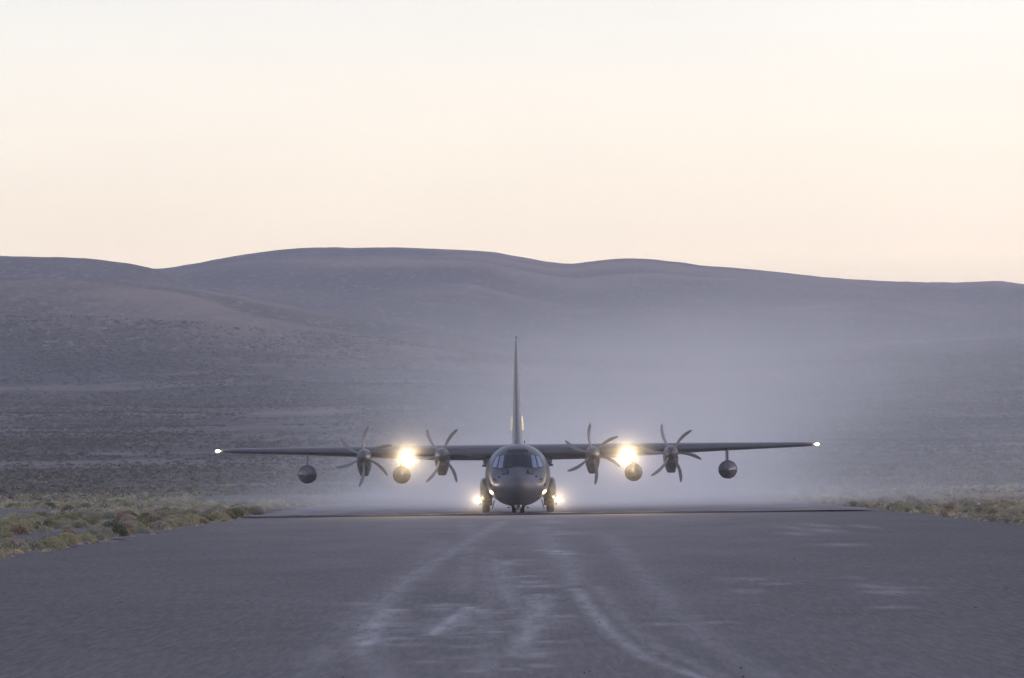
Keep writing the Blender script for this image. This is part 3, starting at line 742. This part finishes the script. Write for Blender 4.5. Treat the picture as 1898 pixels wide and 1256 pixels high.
def ordinal(k):
    if k < 19: return ONES[k]
    n = k + 1; t = n // 10; u = n % 10
    return (('', '', 'twentieth', 'thirtieth', 'fortieth', 'fiftieth')[t] if u == 0 else ('', '', 'twenty', 'thirty', 'forty', 'fifty')[t] + '-' + ONES[u - 1])
def place(X, Y):
    p = sx(X, Y)
    if X < 0 and X > XL - 1.95 and Y < 600: return 'front row along left airstrip edge'
    if X < 0:
        a = 'beyond bare wheel track' if Y < 520 else 'in far brush'
        return a + (' near left frame edge' if p < 130 else ' left of left wingtip' if p < 390 else ' under left wing')
    return ('in near brush' if Y < 480 else 'in hazier brush') + ' right of airstrip'
groups = {}
for c in things:
    wd = KINDS[c[3]][0]; size = 'large' if c[2] > .62 else 'middling' if c[2] > .45 else 'small'
    groups.setdefault((size, wd, place(c[0], c[1])), []).append(c)
for (size, wd, pl), mem in groups.items():
    mem.sort(key=lambda c: sx(c[0], c[1]))
    for k, (X, Y, sz, kd) in enumerate(mem):
        me = random.choice([m_ for q, m_ in VAR if q == kd])
        o = link('shrub', me); o.location = (X, Y, float(height(X, Y, False)) - .01); o.rotation_euler = (0, 0, random.uniform(0, 6.28))
        o.scale = (sz * random.uniform(1.0, 1.25), sz * random.uniform(.95, 1.2), sz * random.uniform(.85, 1.1))
        o['category'] = 'shrub'; o['group'] = f'shrubs {pl}'
        o['label'] = (f'{ordinal(k)} {size} {wd} shrub from left, {pl}' if len(mem) > 1 else f'only {size} {wd} shrub, {pl}')

# everything else of the brush: one joined mesh of small shrubs
base_v = [shrub_arrays(900 + q, 70, .17, .9, 2)[0] for q in range(6)]
far_v = [shrub_arrays(950 + q, 13, .36, .62, 1)[0] for q in range(6)]
COLS = 1.6 * np.array([(.20, .22, .15), (.16, .16, .07), (.33, .27, .14), (.21, .13, .085), (.07, .08, .042), (.29, .245, .18)])
def join(name, items, bases, label, hfn, tone=1.0):
    Vs = []; Cs = []
    zs = hfn(np.array([i[0] for i in items]), np.array([i[1] for i in items]))
    for (X, Y, sz, kd), z in zip(items, zs):
        b = bases[random.randrange(len(bases))]; a = random.uniform(0, 6.28); ca, sa = cos(a), sin(a)
        v = np.empty_like(b); v[:, 0] = (b[:, 0] * ca - b[:, 1] * sa) * sz + X; v[:, 1] = (b[:, 0] * sa + b[:, 1] * ca) * sz + Y; v[:, 2] = b[:, 2] * sz + z
        Vs.append(v); Cs.append(np.repeat((COLS[kd] * tone * random.uniform(.75, 1.25))[None], len(b), 0) * rng.uniform(.8, 1.2, (len(b) // 3, 1)).repeat(3, 0))
    v = np.concatenate(Vs); f = np.arange(len(v)).reshape(-1, 3); me = tri_mesh(name, v, f)
    at = me.attributes.new('tint', 'FLOAT_COLOR', 'POINT'); c = np.ones((len(v), 4), np.float32); c[:, :3] = np.concatenate(Cs); at.data.foreach_set('color', c.ravel())
    o = link(name, me, M_brush); tag(o, label, kind='stuff'); return o
def brush_f(g, b, t):
    at = t.nodes.new('ShaderNodeAttribute'); at.attribute_name = 'tint'; t.links.new(at.outputs['Color'], b.inputs['Base Color'])
M_brush = mat('brush_leaves', (.1, .1, .1), .95, spec=.1, fn=brush_f)
rest = [c for c in cand if c not in ts]
# undergrowth: small tufts between the shrubs
tufts = []
for _ in range(3000):
    left = random.random() < .5; Y = random.uniform(280, 900)
    X = random.uniform(-.066 * Y - 3, XL + .25) if left else random.uniform(XR - .3, .066 * Y + 3)
    if left and ( not left_ok(X, Y) and random.random() < .9): continue
    if X < -.066 * Y - 3: continue
    tufts.append((X, Y, random.uniform(.10, .3), random.choices(range(6), (2, 1, 4, 2, 1, 5))[0]))
join('brush', rest + tufts, base_v, 'low mixed desert brush on both sides of the airstrip', lambda X, Y: height(X, Y, False) - .01)
# loose stones on the runway
st_v = []; st_c = []
oct_ = np.array([(1, 0, 0), (0, 1, 0), (-1, 0, 0), (0, -1, 0), (0, 0, 1), (0, 0, -.4)], float)
oct_f = [(0, 1, 4), (1, 2, 4), (2, 3, 4), (3, 0, 4), (1, 0, 5), (2, 1, 5), (3, 2, 5), (0, 3, 5)]
for _ in range(420):
    Yq = 95 * (540 / 95) ** (random.random() ** .8); Xq = random.uniform(max(XL, -.066 * Yq), min(XR, .066 * Yq))
    q = random.uniform(.006, .014) * random.choice((1, 1, 1, 1.5, 2.0)); p = oct_ * (q * rng.uniform(.6, 1.3, (6, 3))) + np.array([Xq, Yq, q * .3])
    st_v += [p[list(t_)] for t_ in oct_f]; st_c += [random.choice(((.04, .038, .04), (.12, .08, .06), (.2, .17, .15), (.07, .06, .06)))] * 24
v = np.concatenate(st_v); me = tri_mesh('loose_stones', v, np.arange(len(v)).reshape(-1, 3))
at = me.attributes.new('tint', 'FLOAT_COLOR', 'POINT'); c4 = np.ones((len(v), 4), np.float32); c4[:, :3] = np.array(st_c); at.data.foreach_set('color', c4.ravel())
tag(link('loose_stones', me, M_brush), 'small loose stones scattered over the airstrip', kind='stuff')
far = []
while len(far) < 52000:
    Y = math.sqrt(random.uniform(860 ** 2, 3900 ** 2)); X = random.uniform(-.068, .068) * Y
    dn = mnoise.noise(Vector((X * .02, Y * .006, 2.0))) + .5 * mnoise.noise(Vector((X * .07, Y * .02, 8.0)))
    if Y < 1150 and XL - 45 < X < XR + 8 and dn < .35: continue
    if dn < random.uniform(-.5, .35): continue
    far.append((X, Y, random.uniform(.35, .85) * (1 + Y / 5000), random.choices(range(6), (1, 2, 0, 1, 14, 0) if Y > random.uniform(1300, 2100) else (4, 3, 5, 1, 4, 5))[0]))
join('scrub_cover', far, far_v, 'scattered dark scrub dotting the plain below the hills', lambda X, Y: height(X, Y, True) - .1, .42)

# ------------------------------------------------------------------ air: haze box and the dust raised by the propellers
def volume_box(name, lo, hi, label, fn):
    bm = bmesh.new(); bmesh.ops.create_cube(bm, size=1)
    c = [(a + b) / 2 for a, b in zip(lo, hi)]; s_ = [b - a for a, b in zip(lo, hi)]
    for v in bm.verts: v.co = Vector((c[i] + v.co[i] * s_[i] for i in range(3)))
    me = bpy.data.meshes.new(name); bm.to_mesh(me); bm.free()
    m = bpy.data.materials.new(name + '_air'); m.use_nodes = True; t = m.node_tree; t.nodes.clear()
    out = t.nodes.new('ShaderNodeOutputMaterial'); pv = t.nodes.new('ShaderNodeVolumePrincipled')
    t.links.new(pv.outputs[0], out.inputs['Volume']); fn(G(t), pv, t)
    o = link(name, me, m); tag(o, label, kind='stuff'); return o
def haze_f(g, pv, t):
    pv.inputs['Color'].default_value = (.88, .88, 1.0, 1); pv.inputs['Density'].default_value = 8.0e-5; pv.inputs['Anisotropy'].default_value = .5
volume_box('haze', (-5600, -420, -8), (5600, 8260, 235), 'thin blue-grey evening haze', haze_f)
def dust_f(g, pv, t):
    sep = t.nodes.new('ShaderNodeSeparateXYZ'); t.links.new(g.obj(), sep.inputs[0]); x, y, z = sep.outputs
    n1 = g.noise(g.mapping(g.obj(), (.75, .07, 1.0), (4, 0, 2), rot=(0, .35, 0)), .075, 6, .62, .9)
    nn = g.m('MULTIPLY', g.ramp(n1, [(.30, .42), (.72, 1.0)]), 1.2)
    yr = g.m('SUBTRACT', y, 585)
    fade = g.m('MULTIPLY', g.m('DIVIDE', yr, 60, clamp=True), g.m('DIVIDE', g.m('SUBTRACT', 1180, y), 300, clamp=True))
    def gau(v, c, s_): return g.m('EXPONENT', g.m('MULTIPLY', g.m('POWER', g.m('ABSOLUTE', g.m('DIVIDE', g.m('SUBTRACT', v, c), s_)), 2.0), -1.0))
    def zf(h): return g.m('EXPONENT', g.m('DIVIDE', z, -h))
    cx = g.m('ADD', g.m('ADD', 1.5, g.m('MULTIPLY', yr, .016)), g.m('MULTIPLY', z, .8))
    s1 = g.m('ADD', g.m('ADD', 7.0, g.m('MULTIPLY', yr, .014)), g.m('MULTIPLY', z, 1.0))
    A = g.m('MULTIPLY', g.m('MULTIPLY', gau(x, cx, s1), zf(9.0)), .0125)
    B = g.m('MULTIPLY', g.m('MULTIPLY', gau(x, g.m('ADD', 14.0, g.m('MULTIPLY', z, .3)), 78.0), zf(30.0)), g.m('MULTIPLY', .00125, g.m('DIVIDE', g.m('ADD', x, 26), 48, clamp=True)))
    K = g.m('MULTIPLY', g.m('MULTIPLY', gau(x, 5.0, 20.0), zf(1.8)), .014)
    roof = g.m('DIVIDE', g.m('SUBTRACT', g.m('ADD', g.m('MULTIPLY', y, .0262), 2.0), z), 9.0, clamp=True)
    d = g.m('MULTIPLY', g.m('MULTIPLY', g.m('MULTIPLY', g.m('ADD', g.m('ADD', A, B), K), nn), fade), roof)
    t.links.new(d, pv.inputs['Density']); pv.inputs['Color'].default_value = (.99, .98, .975, 1); pv.inputs['Anisotropy'].default_value = .6
volume_box('dust_cloud', (-100, 585, .13), (190, 1180, 33), 'pale dust cloud blown up behind the aircraft', dust_f)
def veil_f(g, pv, t):
    sep = t.nodes.new('ShaderNodeSeparateXYZ'); t.links.new(g.obj(), sep.inputs[0]); x, y, z = sep.outputs
    def gau(v, c, s_): return g.m('EXPONENT', g.m('MULTIPLY', g.m('POWER', g.m('ABSOLUTE', g.m('DIVIDE', g.m('SUBTRACT', v, c), s_)), 2.0), -1.0))
    d = g.m('MULTIPLY', g.m('MULTIPLY', gau(x, .3, 9.5), gau(y, 572, 7.0)), gau(z, 3.0, 4.0))
    t.links.new(g.m('MULTIPLY', d, .010), pv.inputs['Density']); pv.inputs['Color'].default_value = (.96, .93, .9, 1); pv.inputs['Anisotropy'].default_value = .8
volume_box('dust_veil', (-24, 557.5, .14), (24, 584.8, 12), 'thin dust swirling round the engines and landing lights', veil_f)
